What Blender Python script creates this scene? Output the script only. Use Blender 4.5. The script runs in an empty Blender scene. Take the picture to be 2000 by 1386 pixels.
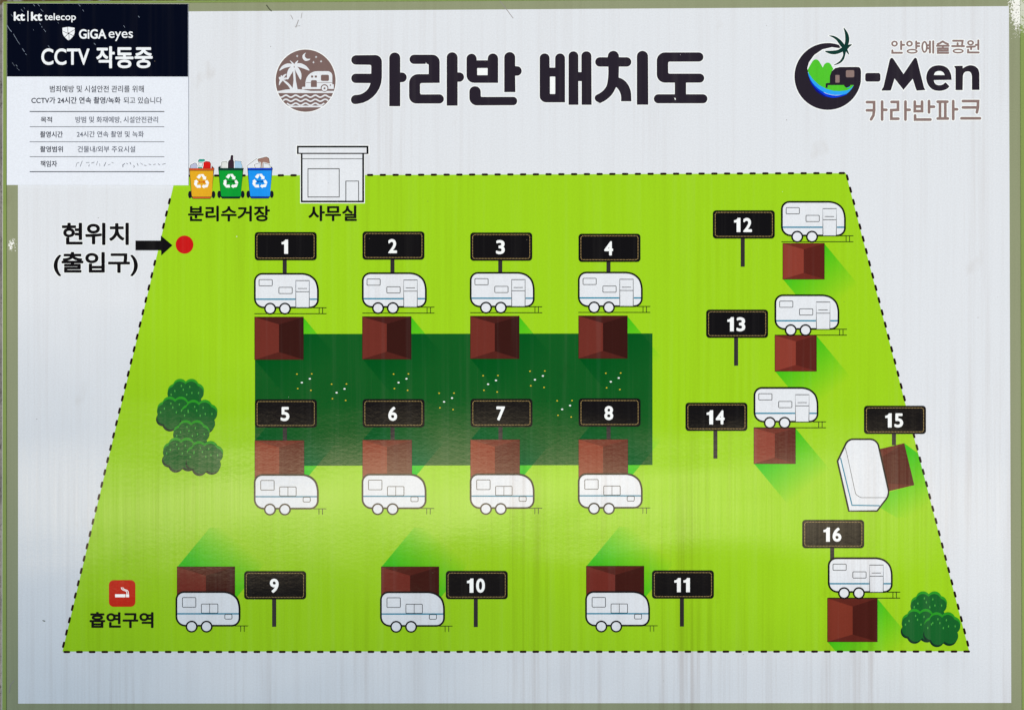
import bpy, math, random
from mathutils import Vector, Matrix, Euler
from mathutils.geometry import tessellate_polygon

random.seed(7)
sc = bpy.context.scene
COL = sc.collection

# ------------------------------------------------------------------ frame of reference
# Upright board and wall, tilted back with the camera to catch the sun's glint; U = one photograph pixel on the board = 1 mm.
U = 0.001
TILT = math.radians(35)
ROT = Euler((math.radians(90) - TILT, 0, 0)).to_matrix()
HOME = Vector((0, 0, 1.25))
CAM_D = 3.333


def bpos(x, y, z=0.0):
    return Vector(((x - 1000) * U, (693 - y) * U, z))


# ------------------------------------------------------------------ camera, sky, sun, exposure
cam_d = bpy.data.cameras.new("camera")
cam_d.lens = 60.0
cam_d.sensor_width = 36.0
cam_d.clip_start = 0.05
cam_d.clip_end = 200
cam = bpy.data.objects.new("camera", cam_d)
COL.objects.link(cam)
cam.matrix_world = Matrix.Translation(HOME + ROT @ Vector((0, 0, CAM_D))) @ ROT.to_4x4()
sc.camera = cam

HL = bpos(790, 972)
to_sun = ROT @ Vector((HL.x, HL.y, CAM_D)).normalized()
sun_el = math.asin(to_sun.z)
sun_az = math.atan2(to_sun.x, to_sun.y)

world = bpy.data.worlds.new("World")
sc.world = world
world.use_nodes = True
wn = world.node_tree.nodes
wl = world.node_tree.links
wn.clear()
sky = wn.new("ShaderNodeTexSky")
sky.sky_type = 'NISHITA'
sky.sun_disc = False
sky.sun_elevation = sun_el
sky.sun_rotation = sun_az
sky.air_density = 1.0
sky.dust_density = 2.5
sky.ozone_density = 1.0
bg = wn.new("ShaderNodeBackground")
bg.inputs["Strength"].default_value = 0.06
wo = wn.new("ShaderNodeOutputWorld")
wl.new(sky.outputs[0], bg.inputs[0])
wl.new(bg.outputs[0], wo.inputs[0])

sun_d = bpy.data.lights.new("sun", 'SUN')
sun_d.energy = 2.6
sun_d.angle = math.radians(2.5)
sun_d.color = (1.0, 0.93, 0.84)
sun = bpy.data.objects.new("sun", sun_d)
COL.objects.link(sun)
sun.rotation_euler = to_sun.to_track_quat('Z', 'Y').to_euler()
sun.location = (0, 0, 5)

sc.view_settings.view_transform = 'Standard'
sc.view_settings.look = 'None'
sc.view_settings.exposure = 0.0
sc.view_settings.gamma = 1.0
sc.render.filter_size = 1.1

# ------------------------------------------------------------------ materials


def lin(c):
    c = c / 255.0
    return c / 12.92 if c <= 0.04045 else ((c + 0.055) / 1.055) ** 2.4


def rgb(r, g, b):
    return (lin(r) * 0.885, lin(g) * 0.94, lin(b) * 0.935, 1.0)   # balanced for the warm sun


class NB:
    """tiny node builder"""

    def __init__(self, tree):
        self.t = tree

    def n(self, kind, **kw):
        nd = self.t.nodes.new(kind)
        ins = kw.pop("ins", {})
        for k, v in kw.items():
            setattr(nd, k, v)
        for k, v in ins.items():
            s = nd.inputs[k]
            if isinstance(v, bpy.types.NodeSocket):
                self.t.links.new(v, s)
            else:
                s.default_value = v
        return nd

    def math(self, op, a, b=0.0, c=None, clamp=False):
        ins = {0: a, 1: b}
        if c is not None:
            ins[2] = c
        return self.n("ShaderNodeMath", operation=op, use_clamp=clamp, ins=ins).outputs[0]

    def ramp(self, v, a, b, lo=0.0, hi=1.0):
        return self.n("ShaderNodeMapRange", clamp=True,
                      ins={0: v, 1: a, 2: b, 3: lo, 4: hi}).outputs[0]

    def noise(self, vec, scale=1.0, detail=2.0, rough=0.5, dist=0.0):
        return self.n("ShaderNodeTexNoise", ins={"Vector": vec, "Scale": scale, "Detail": detail,
                                                 "Roughness": rough, "Distortion": dist}).outputs[0]

    def mix(self, f, a, b, blend='MIX'):
        nd = self.n("ShaderNodeMix", data_type='RGBA', blend_type=blend)
        for s, v in ((nd.inputs[0], f), (nd.inputs[6], a), (nd.inputs[7], b)):
            if isinstance(v, bpy.types.NodeSocket):
                self.t.links.new(v, s)
            else:
                s.default_value = v
        return nd.outputs[2]

    def scaled(self, vec, s):
        return self.n("ShaderNodeVectorMath", operation='MULTIPLY', ins={0: vec, 1: s}).outputs[0]


def board_coords(b):
    geo = b.n("ShaderNodeNewGeometry")
    sub = b.n("ShaderNodeVectorMath", operation='SUBTRACT', ins={0: geo.outputs["Position"], 1: tuple(HOME)})
    rt = b.n("ShaderNodeVectorRotate", rotation_type='X_AXIS',
             ins={"Vector": sub.outputs[0], "Angle": -(math.radians(90) - TILT)})
    return rt.outputs[0]


def make_finish():
    g = bpy.data.node_groups.new("laminated_print_finish", "ShaderNodeTree")
    g.interface.new_socket("Color", in_out='INPUT', socket_type='NodeSocketColor')
    for nm, dv in (("Roughness", 0.22), ("Specular", 0.05), ("Streaks", 1.0), ("Bump", 1.0), ("Flakes", 0.0)):
        s = g.interface.new_socket(nm, in_out='INPUT', socket_type='NodeSocketFloat')
        s.default_value = dv
    g.interface.new_socket("BSDF", in_out='OUTPUT', socket_type='NodeSocketShader')
    b = NB(g)
    gi = b.n("NodeGroupInput")
    go = b.n("NodeGroupOutput")
    P = board_coords(b)
    sep = b.n("ShaderNodeSeparateXYZ", ins={0: P})
    px, py = sep.outputs[0], sep.outputs[1]
    # rain streaks: long in y, narrow in x
    sA = b.noise(b.scaled(P, (62, 1.1, 1)), 1.0, 4, 0.6, 0.15)
    sB = b.noise(b.scaled(P, (170, 2.6, 1)), 1.0, 3, 0.6, 0.1)
    sC = b.noise(b.scaled(P, (9, 0.7, 1)), 1.0, 2, 0.5)
    wash = b.noise(b.scaled(P, (2.2, 2.6, 1)), 1.0, 3, 0.55)
    grain = b.noise(P, 330.0, 2, 0.6)
    fA = b.ramp(sA, 0.50, 0.70)
    fB = b.ramp(sB, 0.48, 0.72)
    low = b.ramp(py, 0.1, -0.65, 0.75, 1.6)          # rain carries the grime downward
    band = b.math('MULTIPLY', b.math('ADD', b.math('MULTIPLY', fA, b.ramp(sC, 0.35, 0.6, 0.35, 1.0)),
                                     b.math('MULTIPLY', fB, 0.45)),
                  b.math('MULTIPLY', low, b.ramp(b.noise(b.scaled(P, (4.0, 1.6, 1)), 1.0, 2, 0.6), 0.36, 0.64, 0.25, 1.25)))
    f1 = b.math('MULTIPLY', band, b.math('MULTIPLY', gi.outputs["Streaks"], 0.52), clamp=True)
    c = b.mix(f1, gi.outputs["Color"], (0.83, 0.79, 0.77, 1), 'MULTIPLY')
    # pale washed streaks
    f2 = b.math('MULTIPLY', b.ramp(sA, 0.48, 0.30), b.math('MULTIPLY', gi.outputs["Streaks"], 0.018), clamp=True)
    c = b.mix(f2, c, (0.80, 0.80, 0.80, 1))
    # weaker sheen at the lower left, painted into the colour as a darkening
    left_dim = b.math('MULTIPLY', b.ramp(b.math('ADD', b.math('ADD', py, b.math('MULTIPLY', px, 0.35)),
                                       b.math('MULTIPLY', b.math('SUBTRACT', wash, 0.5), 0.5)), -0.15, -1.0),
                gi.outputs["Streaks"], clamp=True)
    c = b.mix(left_dim, c, (0.58, 0.66, 0.735, 1), 'MULTIPLY')
    # grain of the print
    gg = b.ramp(grain, 0.25, 0.75, 0.955, 1.045)
    c = b.mix(1.0, c, b.n("ShaderNodeCombineColor", ins={0: gg, 1: gg, 2: gg}).outputs[0], 'MULTIPLY')
    # smudges: a few soft brown patches
    sm = b.ramp(b.noise(b.scaled(P, (14, 8, 1)), 1.0, 3, 0.55), 0.68, 0.80)
    c = b.mix(b.math('MULTIPLY', sm, b.math('MULTIPLY', gi.outputs["Streaks"], 0.35)), c, (0.74, 0.68, 0.62, 1), 'MULTIPLY')
    # specks: dark fly spots and pale chips
    v1 = b.n("ShaderNodeTexVoronoi", ins={"Vector": P, "Scale": 26.0})
    r1 = b.n("ShaderNodeSeparateColor", ins={0: v1.outputs["Color"]})
    d1 = b.math('MULTIPLY', b.math('LESS_THAN', v1.outputs["Distance"], b.math('MULTIPLY', r1.outputs[1], 0.032)),
                b.math('GREATER_THAN', r1.outputs[0], 0.62))
    c = b.mix(b.math('MULTIPLY', d1, 0.75), c, (0.10, 0.085, 0.07, 1))
    v2 = b.n("ShaderNodeTexVoronoi", ins={"Vector": b.n("ShaderNodeVectorMath", operation='ADD', ins={0: P, 1: (7.3, 3.1, 0)}).outputs[0],
                                          "Scale": 30.0})
    r2 = b.n("ShaderNodeSeparateColor", ins={0: v2.outputs["Color"]})
    d2 = b.math('MULTIPLY', b.math('LESS_THAN', v2.outputs["Distance"], b.math('MULTIPLY', r2.outputs[1], 0.035)),
                b.math('GREATER_THAN', r2.outputs[0], 0.80))
    c = b.mix(b.math('MULTIPLY', d2, 0.75), c, (0.72, 0.74, 0.76, 1))
    # flaked paint (frame only)
    fl = b.noise(P, 210.0, 5, 0.75)
    corner = b.math('MULTIPLY', b.ramp(px, 0.955, 0.985), b.ramp(py, 0.60, 0.66))
    edge_l = b.math('MULTIPLY', b.ramp(b.math('ABSOLUTE', b.math('ADD', px, 0.977)), 0.014, 0.004),
                    b.ramp(b.math('ABSOLUTE', b.math('SUBTRACT', py, 0.215)), 0.022, 0.006))
    far = b.ramp(b.noise(b.scaled(P, (30, 18, 1)), 1.0, 3, 0.6), 0.66, 0.76, 0.0, 0.45)
    area = b.math('MAXIMUM', b.math('MAXIMUM', corner, b.math('MULTIPLY', edge_l, 0.72)), far)
    fm = b.math('MULTIPLY', b.math('GREATER_THAN', b.math('ADD', fl, b.math('MULTIPLY', area, 0.34)), 0.735),
                gi.outputs["Flakes"])
    c = b.mix(fm, c, (0.78, 0.83, 0.84, 1))
    bk = b.math('MULTIPLY', b.math('GREATER_THAN', b.math('ADD', b.noise(P, 300.0, 3, 0.6), b.math('MULTIPLY', corner, 0.12)), 0.735),
                b.math('MULTIPLY', gi.outputs["Flakes"], corner))
    c = b.mix(bk, c, (0.05, 0.055, 0.05, 1))
    # relief of the sheet
    wav = b.noise(b.scaled(P, (70, 2.0, 1)), 1.0, 2, 0.5)
    mot = b.noise(b.scaled(P, (95, 135, 1)), 1.0, 3, 0.6, 0.3)
    hgt = b.math('ADD', b.math('MULTIPLY', wav, 0.9), b.math('ADD', b.math('MULTIPLY', mot, 0.085), b.math('MULTIPLY', b.noise(b.scaled(P, (1.7, 3.0, 1)), 1.0, 1.5, 0.5, 0.4), 7.0)))
    bmp = b.n("ShaderNodeBump", ins={"Strength": 1.0, "Distance": b.math('MULTIPLY', gi.outputs["Bump"], 0.00042), "Height": hgt})
    rgh = b.math('ADD', gi.outputs["Roughness"], b.math('MULTIPLY', b.math('SUBTRACT', wash, 0.5), 0.10))
    tan = b.n("ShaderNodeCombineXYZ", ins={0: 1.0, 1: 0.0, 2: 0.0})
    df = b.n("ShaderNodeBsdfDiffuse", ins={"Color": c, "Roughness": 0.3, "Normal": bmp.outputs[0]})
    gl = b.n("ShaderNodeBsdfAnisotropic", distribution='BECKMANN',
             ins={"Color": (1, 0.88, 0.62, 1), "Roughness": rgh, "Anisotropy": 0.70, "Rotation": 0.25,
                  "Tangent": tan.outputs[0], "Normal": bmp.outputs[0]})
    fr = b.n("ShaderNodeFresnel", ins={"IOR": 1.5})
    fac = b.math('MULTIPLY', fr.outputs[0], gi.outputs["Specular"])
    pb = b.n("ShaderNodeMixShader", ins={0: fac, 1: df.outputs[0], 2: gl.outputs[0]})
    g.links.new(pb.outputs[0], go.inputs[0])
    return g


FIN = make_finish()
MATS = {}


def mat(name, color, rough=0.195, spec=0.043, streaks=1.0, bump=1.0, flakes=0.0):
    if name in MATS:
        return MATS[name]
    m = bpy.data.materials.new(name)
    m.use_nodes = True
    t = m.node_tree
    t.nodes.clear()
    b = NB(t)
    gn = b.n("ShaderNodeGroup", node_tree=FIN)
    gn.inputs["Color"].default_value = rgb(*color)
    for k, v in (("Roughness", rough), ("Specular", spec), ("Streaks", streaks), ("Bump", bump), ("Flakes", flakes)):
        gn.inputs[k].default_value = v
    o = b.n("ShaderNodeOutputMaterial")
    t.links.new(gn.outputs[0], o.inputs[0])
    m.diffuse_color = rgb(*color)
    MATS[name] = m
    return m


WHITE = mat("white_sheet", (224, 228, 240))
HALO = mat("white_ink", (244, 247, 254), streaks=0.35)
LAWN = mat("lawn_green_ink", (160, 212, 34))
FIELD = mat("dark_green_ink", (14, 92, 36))
BLACK = mat("black_ink", (17, 17, 22), streaks=0.4)
TITLE = mat("title_charcoal_ink", (42, 37, 50), streaks=0.6)
POST = mat("post_grey_ink", (52, 48, 54))
TAUPE = mat("taupe_ink", (126, 104, 104))
TAUPE2 = mat("light_taupe_ink", (143, 122, 122))
DASH = mat("dash_brown_ink", (34, 18, 18), streaks=0.4)
RED = mat("red_ink", (200, 26, 28))
RED2 = mat("smoking_red_ink", (206, 42, 28))
BLUE = mat("stripe_blue_ink", (0, 132, 168))
CARW = mat("caravan_white_ink", (228, 232, 244))
STITCH = mat("stitch_gold_ink", (196, 168, 112))
YEL = mat("daisy_yellow_ink", (236, 205, 60))
OLIVE = mat("olive_frame_paint", (148, 155, 128), rough=0.42, spec=0.02, streaks=1.0, flakes=1.0)
TRIM = mat("green_edge_paint", (136, 158, 92), rough=0.4, streaks=0.8, flakes=0.6)
CORE = mat("white_core_edge", (206, 210, 208), rough=0.6, flakes=0.4)
NAVY = mat("notice_navy_ink", (7, 12, 30), streaks=0.2, bump=0.3, rough=0.45, spec=0.02)
NPAPER = mat("notice_white_film", (231, 236, 251), streaks=0.28, bump=0.3, rough=0.5, spec=0.02)
NWHITE = mat("notice_white_ink", (238, 242, 253), streaks=0.2, bump=0.3, rough=0.45, spec=0.02)
NINK = mat("notice_dark_ink", (24, 30, 54), streaks=0.2, bump=0.3, rough=0.5, spec=0.02)
NINKL = mat("notice_light_ink", (62, 68, 92), streaks=0.2, bump=0.3, rough=0.5, spec=0.02)
SCR = mat("scratch_white", (150, 165, 190), streaks=0.2, bump=0.3, rough=0.6)


def tint_mat(name, tint, direction, length, p0):
    """printed fade: a darker tint of whatever ink lies under it, thinning out along a direction"""
    m = bpy.data.materials.new(name)
    m.use_nodes = True
    t = m.node_tree
    t.nodes.clear()
    b = NB(t)
    P = board_coords(b)
    d = b.n("ShaderNodeVectorMath", operation='DOT_PRODUCT', ins={0: P, 1: tuple(direction)}).outputs["Value"]
    f = b.ramp(d, p0, p0 + length, 1.0, 0.0)
    col = b.mix(f, (1, 1, 1, 1), tint)
    tr = b.n("ShaderNodeBsdfTransparent", ins={0: col})
    o = b.n("ShaderNodeOutputMaterial")
    t.links.new(tr.outputs[0], o.inputs[0])
    return m


# ------------------------------------------------------------------ 2-D shape helpers (photo pixels, y down)


def arc(cx, cy, rx, ry, a0=0, a1=360, n=40):
    full = abs(a1 - a0) >= 360
    k = n if full else n + 1
    return [(cx + rx * math.cos(math.radians(a0 + (a1 - a0) * i / n)),
             cy - ry * math.sin(math.radians(a0 + (a1 - a0) * i / n))) for i in range(k)]


def rp(pts, n=7):
    """polygon whose vertices (x, y, r) are rounded"""
    out = []
    m = len(pts)
    for i in range(m):
        x, y = pts[i][:2]
        r = pts[i][2] if len(pts[i]) > 2 else 0
        a = Vector(pts[i - 1][:2])
        c = Vector(pts[(i + 1) % m][:2])
        p = Vector((x, y))
        if r <= 0.01:
            out.append((x, y))
            continue
        da, dc = (a - p), (c - p)
        ra = min(r, da.length * (0.499 if (len(pts[i - 1]) > 2 and pts[i - 1][2] > da.length * 0.5) else 0.97))
        rc = min(r, dc.length * (0.499 if (len(pts[(i + 1) % m]) > 2 and pts[(i + 1) % m][2] > dc.length * 0.5) else 0.97))
        pa, pc = p + da.normalized() * ra, p + dc.normalized() * rc
        k = 0.5523
        c1, c2 = pa + (p - pa) * k, pc + (p - pc) * k
        for j in range(n + 1):
            t = j / n
            q = pa * (1 - t) ** 3 + c1 * 3 * t * (1 - t) ** 2 + c2 * 3 * t * t * (1 - t) + pc * t ** 3
            out.append((q.x, q.y))
    return out


def smooth(pts, n=5):
    """closed catmull-rom"""
    out = []
    m = len(pts)
    for i in range(m):
        p0, p1, p2, p3 = (Vector(pts[(i + k - 1) % m]) for k in range(4))
        for j in range(n):
            t = j / n
            q = 0.5 * ((2 * p1) + (p2 - p0) * t + (2 * p0 - 5 * p1 + 4 * p2 - p3) * t * t + (3 * p1 - p0 - 3 * p2 + p3) * t ** 3)
            out.append((q.x, q.y))
    return out


def box(x0, y0, x1, y1, r=0):
    return rp([(x0, y0, r), (x1, y0, r), (x1, y1, r), (x0, y1, r)]) if r else [(x0, y0), (x1, y0), (x1, y1), (x0, y1)]


def grown(poly, d, m, z0=0.0, n=12):
    """a filled shape thickened on all sides: the shape itself laid down n times, shifted round a small circle"""
    return [([(x + d * math.cos(2 * math.pi * i / n), y + d * math.sin(2 * math.pi * i / n)) for x, y in poly], m, [], z0 + i * 0.5)
            for i in range(n)]


def area(p):
    return 0.5 * sum(p[i - 1][0] * p[i][1] - p[i][0] * p[i - 1][1] for i in range(len(p)))


def outset(p, d):
    """grow (d > 0) or shrink a polygon"""
    q = []
    for v in p:
        if not q or (Vector(v) - Vector(q[-1])).length > 1e-4:
            q.append(v)
    if (Vector(q[0]) - Vector(q[-1])).length < 1e-4:
        q.pop()
    s = 1 if area(q) > 0 else -1
    out = []
    m = len(q)
    for i in range(m):
        a, b, c = Vector(q[i - 1]), Vector(q[i]), Vector(q[(i + 1) % m])
        e1, e2 = (b - a).normalized(), (c - b).normalized()
        n1, n2 = Vector((e1.y, -e1.x)) * s, Vector((e2.y, -e2.x)) * s
        nn = n1 + n2
        if nn.length < 1e-6:
            nn = n1
        nn.normalize()
        k = d / max(0.45, nn.dot(n1))
        out.append((b.x + nn.x * k, b.y + nn.y * k))
    return out


def stroke(pts, w, cap='round', n=6, closed=False):
    """outline of a line of width w (one simple polygon)"""
    P = [Vector(p) for p in pts]
    h = w / 2
    m = len(P)
    L, R = [], []
    for i in range(m):
        if i == 0:
            d1 = d2 = (P[1] - P[0]).normalized()
        elif i == m - 1:
            d1 = d2 = (P[-1] - P[-2]).normalized()
        else:
            d1, d2 = (P[i] - P[i - 1]).normalized(), (P[i + 1] - P[i]).normalized()
        n1, n2 = Vector((-d1.y, d1.x)), Vector((-d2.y, d2.x))
        nn = (n1 + n2).normalized()
        k = h / max(0.5, nn.dot(n1))
        L.append(P[i] + nn * k)
        R.append(P[i] - nn * k)
    out = [tuple(v) for v in L]
    if cap == 'round':
        d = (P[-1] - P[-2]).normalized()
        nv = Vector((-d.y, d.x))
        out += [tuple(P[-1] + nv * h * math.cos(math.pi * j / n) + d * h * math.sin(math.pi * j / n)) for j in range(1, n)]
    out += [tuple(v) for v in reversed(R)]
    if cap == 'round':
        d = (P[0] - P[1]).normalized()
        nv = Vector((-d.y, d.x))
        out += [tuple(P[0] + nv * h * math.cos(math.pi * j / n) + d * h * math.sin(math.pi * j / n)) for j in range(1, n)]
    return out


def curve(pts, n=5):
    """open catmull-rom"""
    q = [pts[0]] + list(pts) + [pts[-1]]
    out = []
    for i in range(1, len(q) - 2):
        p0, p1, p2, p3 = (Vector(q[i + k]) for k in (-1, 0, 1, 2))
        for j in range(n):
            t = j / n
            v = 0.5 * ((2 * p1) + (p2 - p0) * t + (2 * p0 - 5 * p1 + 4 * p2 - p3) * t * t + (3 * p1 - p0 - 3 * p2 + p3) * t ** 3)
            out.append((v.x, v.y))
    out.append(tuple(pts[-1]))
    return out


def T(poly, ox, oy, s):
    """coordinates read in an enlargement back to photograph pixels"""
    return [(ox + p[0] / s, oy + p[1] / s) + tuple(v / s for v in p[2:]) for p in poly]


# ------------------------------------------------------------------ mesh builders
LV = 0.0001          # one printed layer
EPS = 0.000012       # pieces inside one print


def build(name, shapes, parent, level=0.0, origin=None, label=None):
    """shapes: list of (outer, material) or (outer, material, [holes]); all in photo pixels.
    origin: pixel that becomes the object's own location"""
    vs, fs, mi, mats = [], [], [], []
    ox, oy = origin if origin else (1000, 693)
    for k, sh in enumerate(shapes):
        outer, m = sh[0], sh[1]
        holes = sh[2] if len(sh) > 2 else []
        zk = sh[3] if len(sh) > 3 else k
        if m not in mats:
            mats.append(m)
        loops = [[Vector(((p[0] - ox) * U, (oy - p[1]) * U, 0)) for p in lp] for lp in [outer] + holes]
        tris = tessellate_polygon(loops)
        flat = [v for lp in loops for v in lp]
        base = len(vs)
        vs += [(v.x, v.y, zk * EPS) for v in flat]
        for t in tris:
            a, b_, c = (flat[i] for i in t)
            cr = (b_ - a).cross(c - a).z
            if abs(cr) < 1e-14:
                continue
            fs.append(tuple(base + i for i in (t if cr > 0 else t[::-1])))
            mi.append(mats.index(m))
    me = bpy.data.meshes.new(name)
    me.from_pydata(vs, [], fs)
    for m in mats:
        me.materials.append(m)
    me.polygons.foreach_set("material_index", mi)
    me.update()
    o = bpy.data.objects.new(name, me)
    COL.objects.link(o)
    o.parent = parent
    o.location = ((ox - 1000) * U, (693 - oy) * U, level * LV) if parent and parent.get("_root") else \
                 ((ox - 1000) * U, (693 - oy) * U, level * LV)
    if label:
        o["label"] = label
    return o


def sub(name, shapes, parent, level, origin=None, label=None):
    """child of a printed part: location is relative to that part"""
    o = build(name, shapes, parent, level, origin, label)
    o.location = (o.location - parent.location)
    return o


def prism(name, pts, z0, z1, m, parent, bevel=0.0):
    ring = pts if area([(p[0], -p[1]) for p in pts]) > 0 else pts[::-1]
    n = len(ring)
    r2 = outset(ring, -bevel / U) if bevel else ring
    lo = [tuple(bpos(x, y, z0)) for x, y in ring]
    mid = [tuple(bpos(x, y, z1 - bevel)) for x, y in ring]
    hi = [tuple(bpos(x, y, z1)) for x, y in r2]
    vs = lo + mid + (hi if bevel else [])
    fs = [tuple(reversed(range(n)))]
    for i in range(n):
        j = (i + 1) % n
        fs.append((i, j, n + j, n + i))
        if bevel:
            fs.append((n + i, n + j, 2 * n + j, 2 * n + i))
    top = 2 * n if bevel else n
    fs.append(tuple(range(top, top + n)))
    me = bpy.data.meshes.new(name)
    me.from_pydata(vs, [], fs)
    me.materials.append(m)
    me.update()
    o = bpy.data.objects.new(name, me)
    COL.objects.link(o)
    o.parent = parent
    return o


def text_shapes(s, x0, y0, x1, y1, bold, rot=0.0):
    """returns raw triangles of a text fitted to a pixel box"""
    c = bpy.data.curves.new("lettering_source", 'FONT')
    c.body = s
    c.offset = bold
    c.resolution_u = 5
    o = bpy.data.objects.new("lettering_source", c)
    COL.objects.link(o)
    dg = bpy.context.evaluated_depsgraph_get()
    me = bpy.data.meshes.new_from_object(o.evaluated_get(dg))
    bpy.data.objects.remove(o)
    bpy.data.curves.remove(c)
    used = set(i for p in me.polygons for i in p.vertices)
    xs = [me.vertices[i].co.x for i in used]
    ys = [me.vertices[i].co.y for i in used]
    ax, bx, ay, by = min(xs), max(xs), min(ys), max(ys)
    vs = [(x0 + (v.co.x - ax) / (bx - ax) * (x1 - x0), y1 - (v.co.y - ay) / (by - ay) * (y1 - y0)) for v in me.vertices]
    fs = [tuple(p.vertices) for p in me.polygons]
    bpy.data.meshes.remove(me)
    return vs, fs


def text(name, items, parent, level, m, label=None, halo=None, relative=False, skew=0.0):
    """items: (string, x0, y0, x1, y1, bold); one object. halo = (material, px)"""
    vs, fs, mi = [], [], []
    mats = [m]
    passes = [(0.0, 0, 1)]
    if halo:
        mats.append(halo[0])
        passes = [(halo[1], 1, 0), (0.0, 0, 3)]
    for grow, idx, zk in passes:
        for it in items:
            s, x0, y0, x1, y1, bold = it
            rad = max(0.0, bold) * (y1 - y0) / 0.9
            v2, f2 = text_shapes(s, x0 + rad, y0 + rad, x1 - rad, y1 - rad, min(0.0, bold))
            big = rad + grow
            nn_ = 0 if big < 0.05 else (12 if big > 1.2 else 8)
            shifts = [(0.0, 0.0)] + [(big * math.cos(2 * math.pi * i / nn_), big * math.sin(2 * math.pi * i / nn_)) for i in range(nn_)]
            if big > 1.2:
                shifts += [(big * .5 * math.cos(2 * math.pi * (i + .5) / 6), big * .5 * math.sin(2 * math.pi * (i + .5) / 6)) for i in range(6)]
            for si, (dx, dy) in enumerate(shifts):
                base = len(vs)
                z = (zk * 8 + si * 0.45) * EPS
                vs += [((x + dx - 1000) * U, (693 - y - dy - (x - x0) * skew) * U, z) for x, y in v2]
                for f in f2:
                    fs.append(tuple(base + i for i in f))
                    mi.append(idx)
    me = bpy.data.meshes.new(name)
    me.from_pydata(vs, [], fs)
    for q in mats:
        me.materials.append(q)
    me.polygons.foreach_set("material_index", mi)
    me.update()
    if me.polygons and sum(p.normal.z * p.area for p in me.polygons) < 0:
        me.flip_normals()
    o = bpy.data.objects.new(name, me)
    COL.objects.link(o)
    o.parent = parent
    o.location = (0, 0, level * LV)
    if relative:
        o.location = o.location - parent.location
    if label:
        o["label"] = label
    return o


def root(name, label, category):
    e = bpy.data.objects.new(name, None)
    COL.objects.link(e)
    e.empty_display_size = 0.2
    e.matrix_world = Matrix.Translation(HOME) @ ROT.to_4x4()
    e["label"] = label
    e["category"] = category
    return e


# ------------------------------------------------------------------ concrete behind the board
def concrete_material():
    m = bpy.data.materials.new("weathered_concrete")
    m.use_nodes = True
    t = m.node_tree
    t.nodes.clear()
    b = NB(t)
    P = board_coords(b)
    sep = b.n("ShaderNodeSeparateXYZ", ins={0: P})
    n1 = b.noise(P, 9.0, 6, 0.65)
    n2 = b.noise(P, 160.0, 4, 0.7)
    base = b.mix(b.ramp(n1, 0.3, 0.7), rgb(92, 90, 92), rgb(158, 155, 153))
    base = b.mix(b.ramp(n2, 0.52, 0.72), base, rgb(60, 58, 58))
    soil = b.math('MULTIPLY', b.ramp(sep.outputs[1], 0.684, 0.69), b.ramp(b.noise(P, 40.0, 3, 0.6), 0.36, 0.5))
    base = b.mix(soil, base, rgb(92, 76, 44))
    v = b.n("ShaderNodeTexVoronoi", ins={"Vector": P, "Scale": 180.0})
    hgt = b.math('ADD', n2, b.math('MULTIPLY', v.outputs["Distance"], 0.6))
    bm = b.n("ShaderNodeBump", ins={"Strength": 0.9, "Distance": 0.004, "Height": hgt})
    pb = b.n("ShaderNodeBsdfPrincipled", ins={"Base Color": base, "Roughness": 0.92, "Normal": bm.outputs[0]})
    o = b.n("ShaderNodeOutputMaterial")
    t.links.new(pb.outputs[0], o.inputs[0])
    return m


wall_root = prism("concrete_wall", [(-900, -700), (2900, -700), (2900, 2300), (-900, 2300)], -0.32, -0.016, concrete_material(), None)
wall_root.matrix_world = Matrix.Translation(HOME) @ ROT.to_4x4()
wall_root["kind"] = "structure"

# ------------------------------------------------------------------ the board itself
board = root("site_map_signboard", "large printed caravan park site map board with olive green border and bright green lawn plan", "signboard")
prism("backing_panel", [(7, 4.5), (2009, -7.5), (2013, 1393), (5, 1395)], -0.012, 0.0, OLIVE, board)
prism("panel_edge", [(5.6, 6), (6.9, 6), (4.9, 1394), (3.6, 1394)], -0.013, 0.0012, CORE, board, 0.0002)["label"] = "chipped white core edge"
prism("edge_trim", [(7, 8.6), (13.5, 8.6), (13.0, 1386.5), (5, 1386.5)], -0.012, 0.0028, TRIM, board, 0.0008)
prism("edge_trim", [(7, 4.0), (2009, -8.0), (2009, -4.2), (7, 8.2)], -0.0121, 0.0026, TRIM, board, 0.0008)
prism("edge_trim", [(1992, -3.8), (2009, -3.9), (2013, 1386.5), (1995.5, 1386.5)], -0.0122, 0.0028, TRIM, board, 0.0008)
prism("edge_trim", [(5, 1387), (2013, 1387), (2013, 1395), (5, 1395)], -0.0123, 0.0026, TRIM, board, 0.0008)

build("white_sheet", [([(35, 25), (1970.5, 12.6), (1975, 1371.6), (35.5, 1373)], WHITE)], board, 1)

LAWN_P = [(343.5, 343.5), (1652, 338.5), (1893, 1271), (122, 1271.5)]
lawn = build("lawn_print", [(LAWN_P, LAWN)], board, 2)
build("turf_field_print", [([(498, 652.2), (1274.3, 651), (1274.3, 907.6), (498, 909.4)], FIELD)], board, 3)


# dashed outline
def dashes(a, b, pitch, ln, w, start=0.0, skip=None):
    out = []
    A, B = Vector(a), Vector(b)
    d = (B - A).normalized()
    t = start
    L = (B - A).length
    while t + ln * 0.5 < L:
        p, q = A + d * (t + w / 2), A + d * (t + ln - w / 2)
        if not (skip and skip(p, q)):
            out.append((tuple(p), tuple(q)))
        t += pitch
    return out


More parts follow.
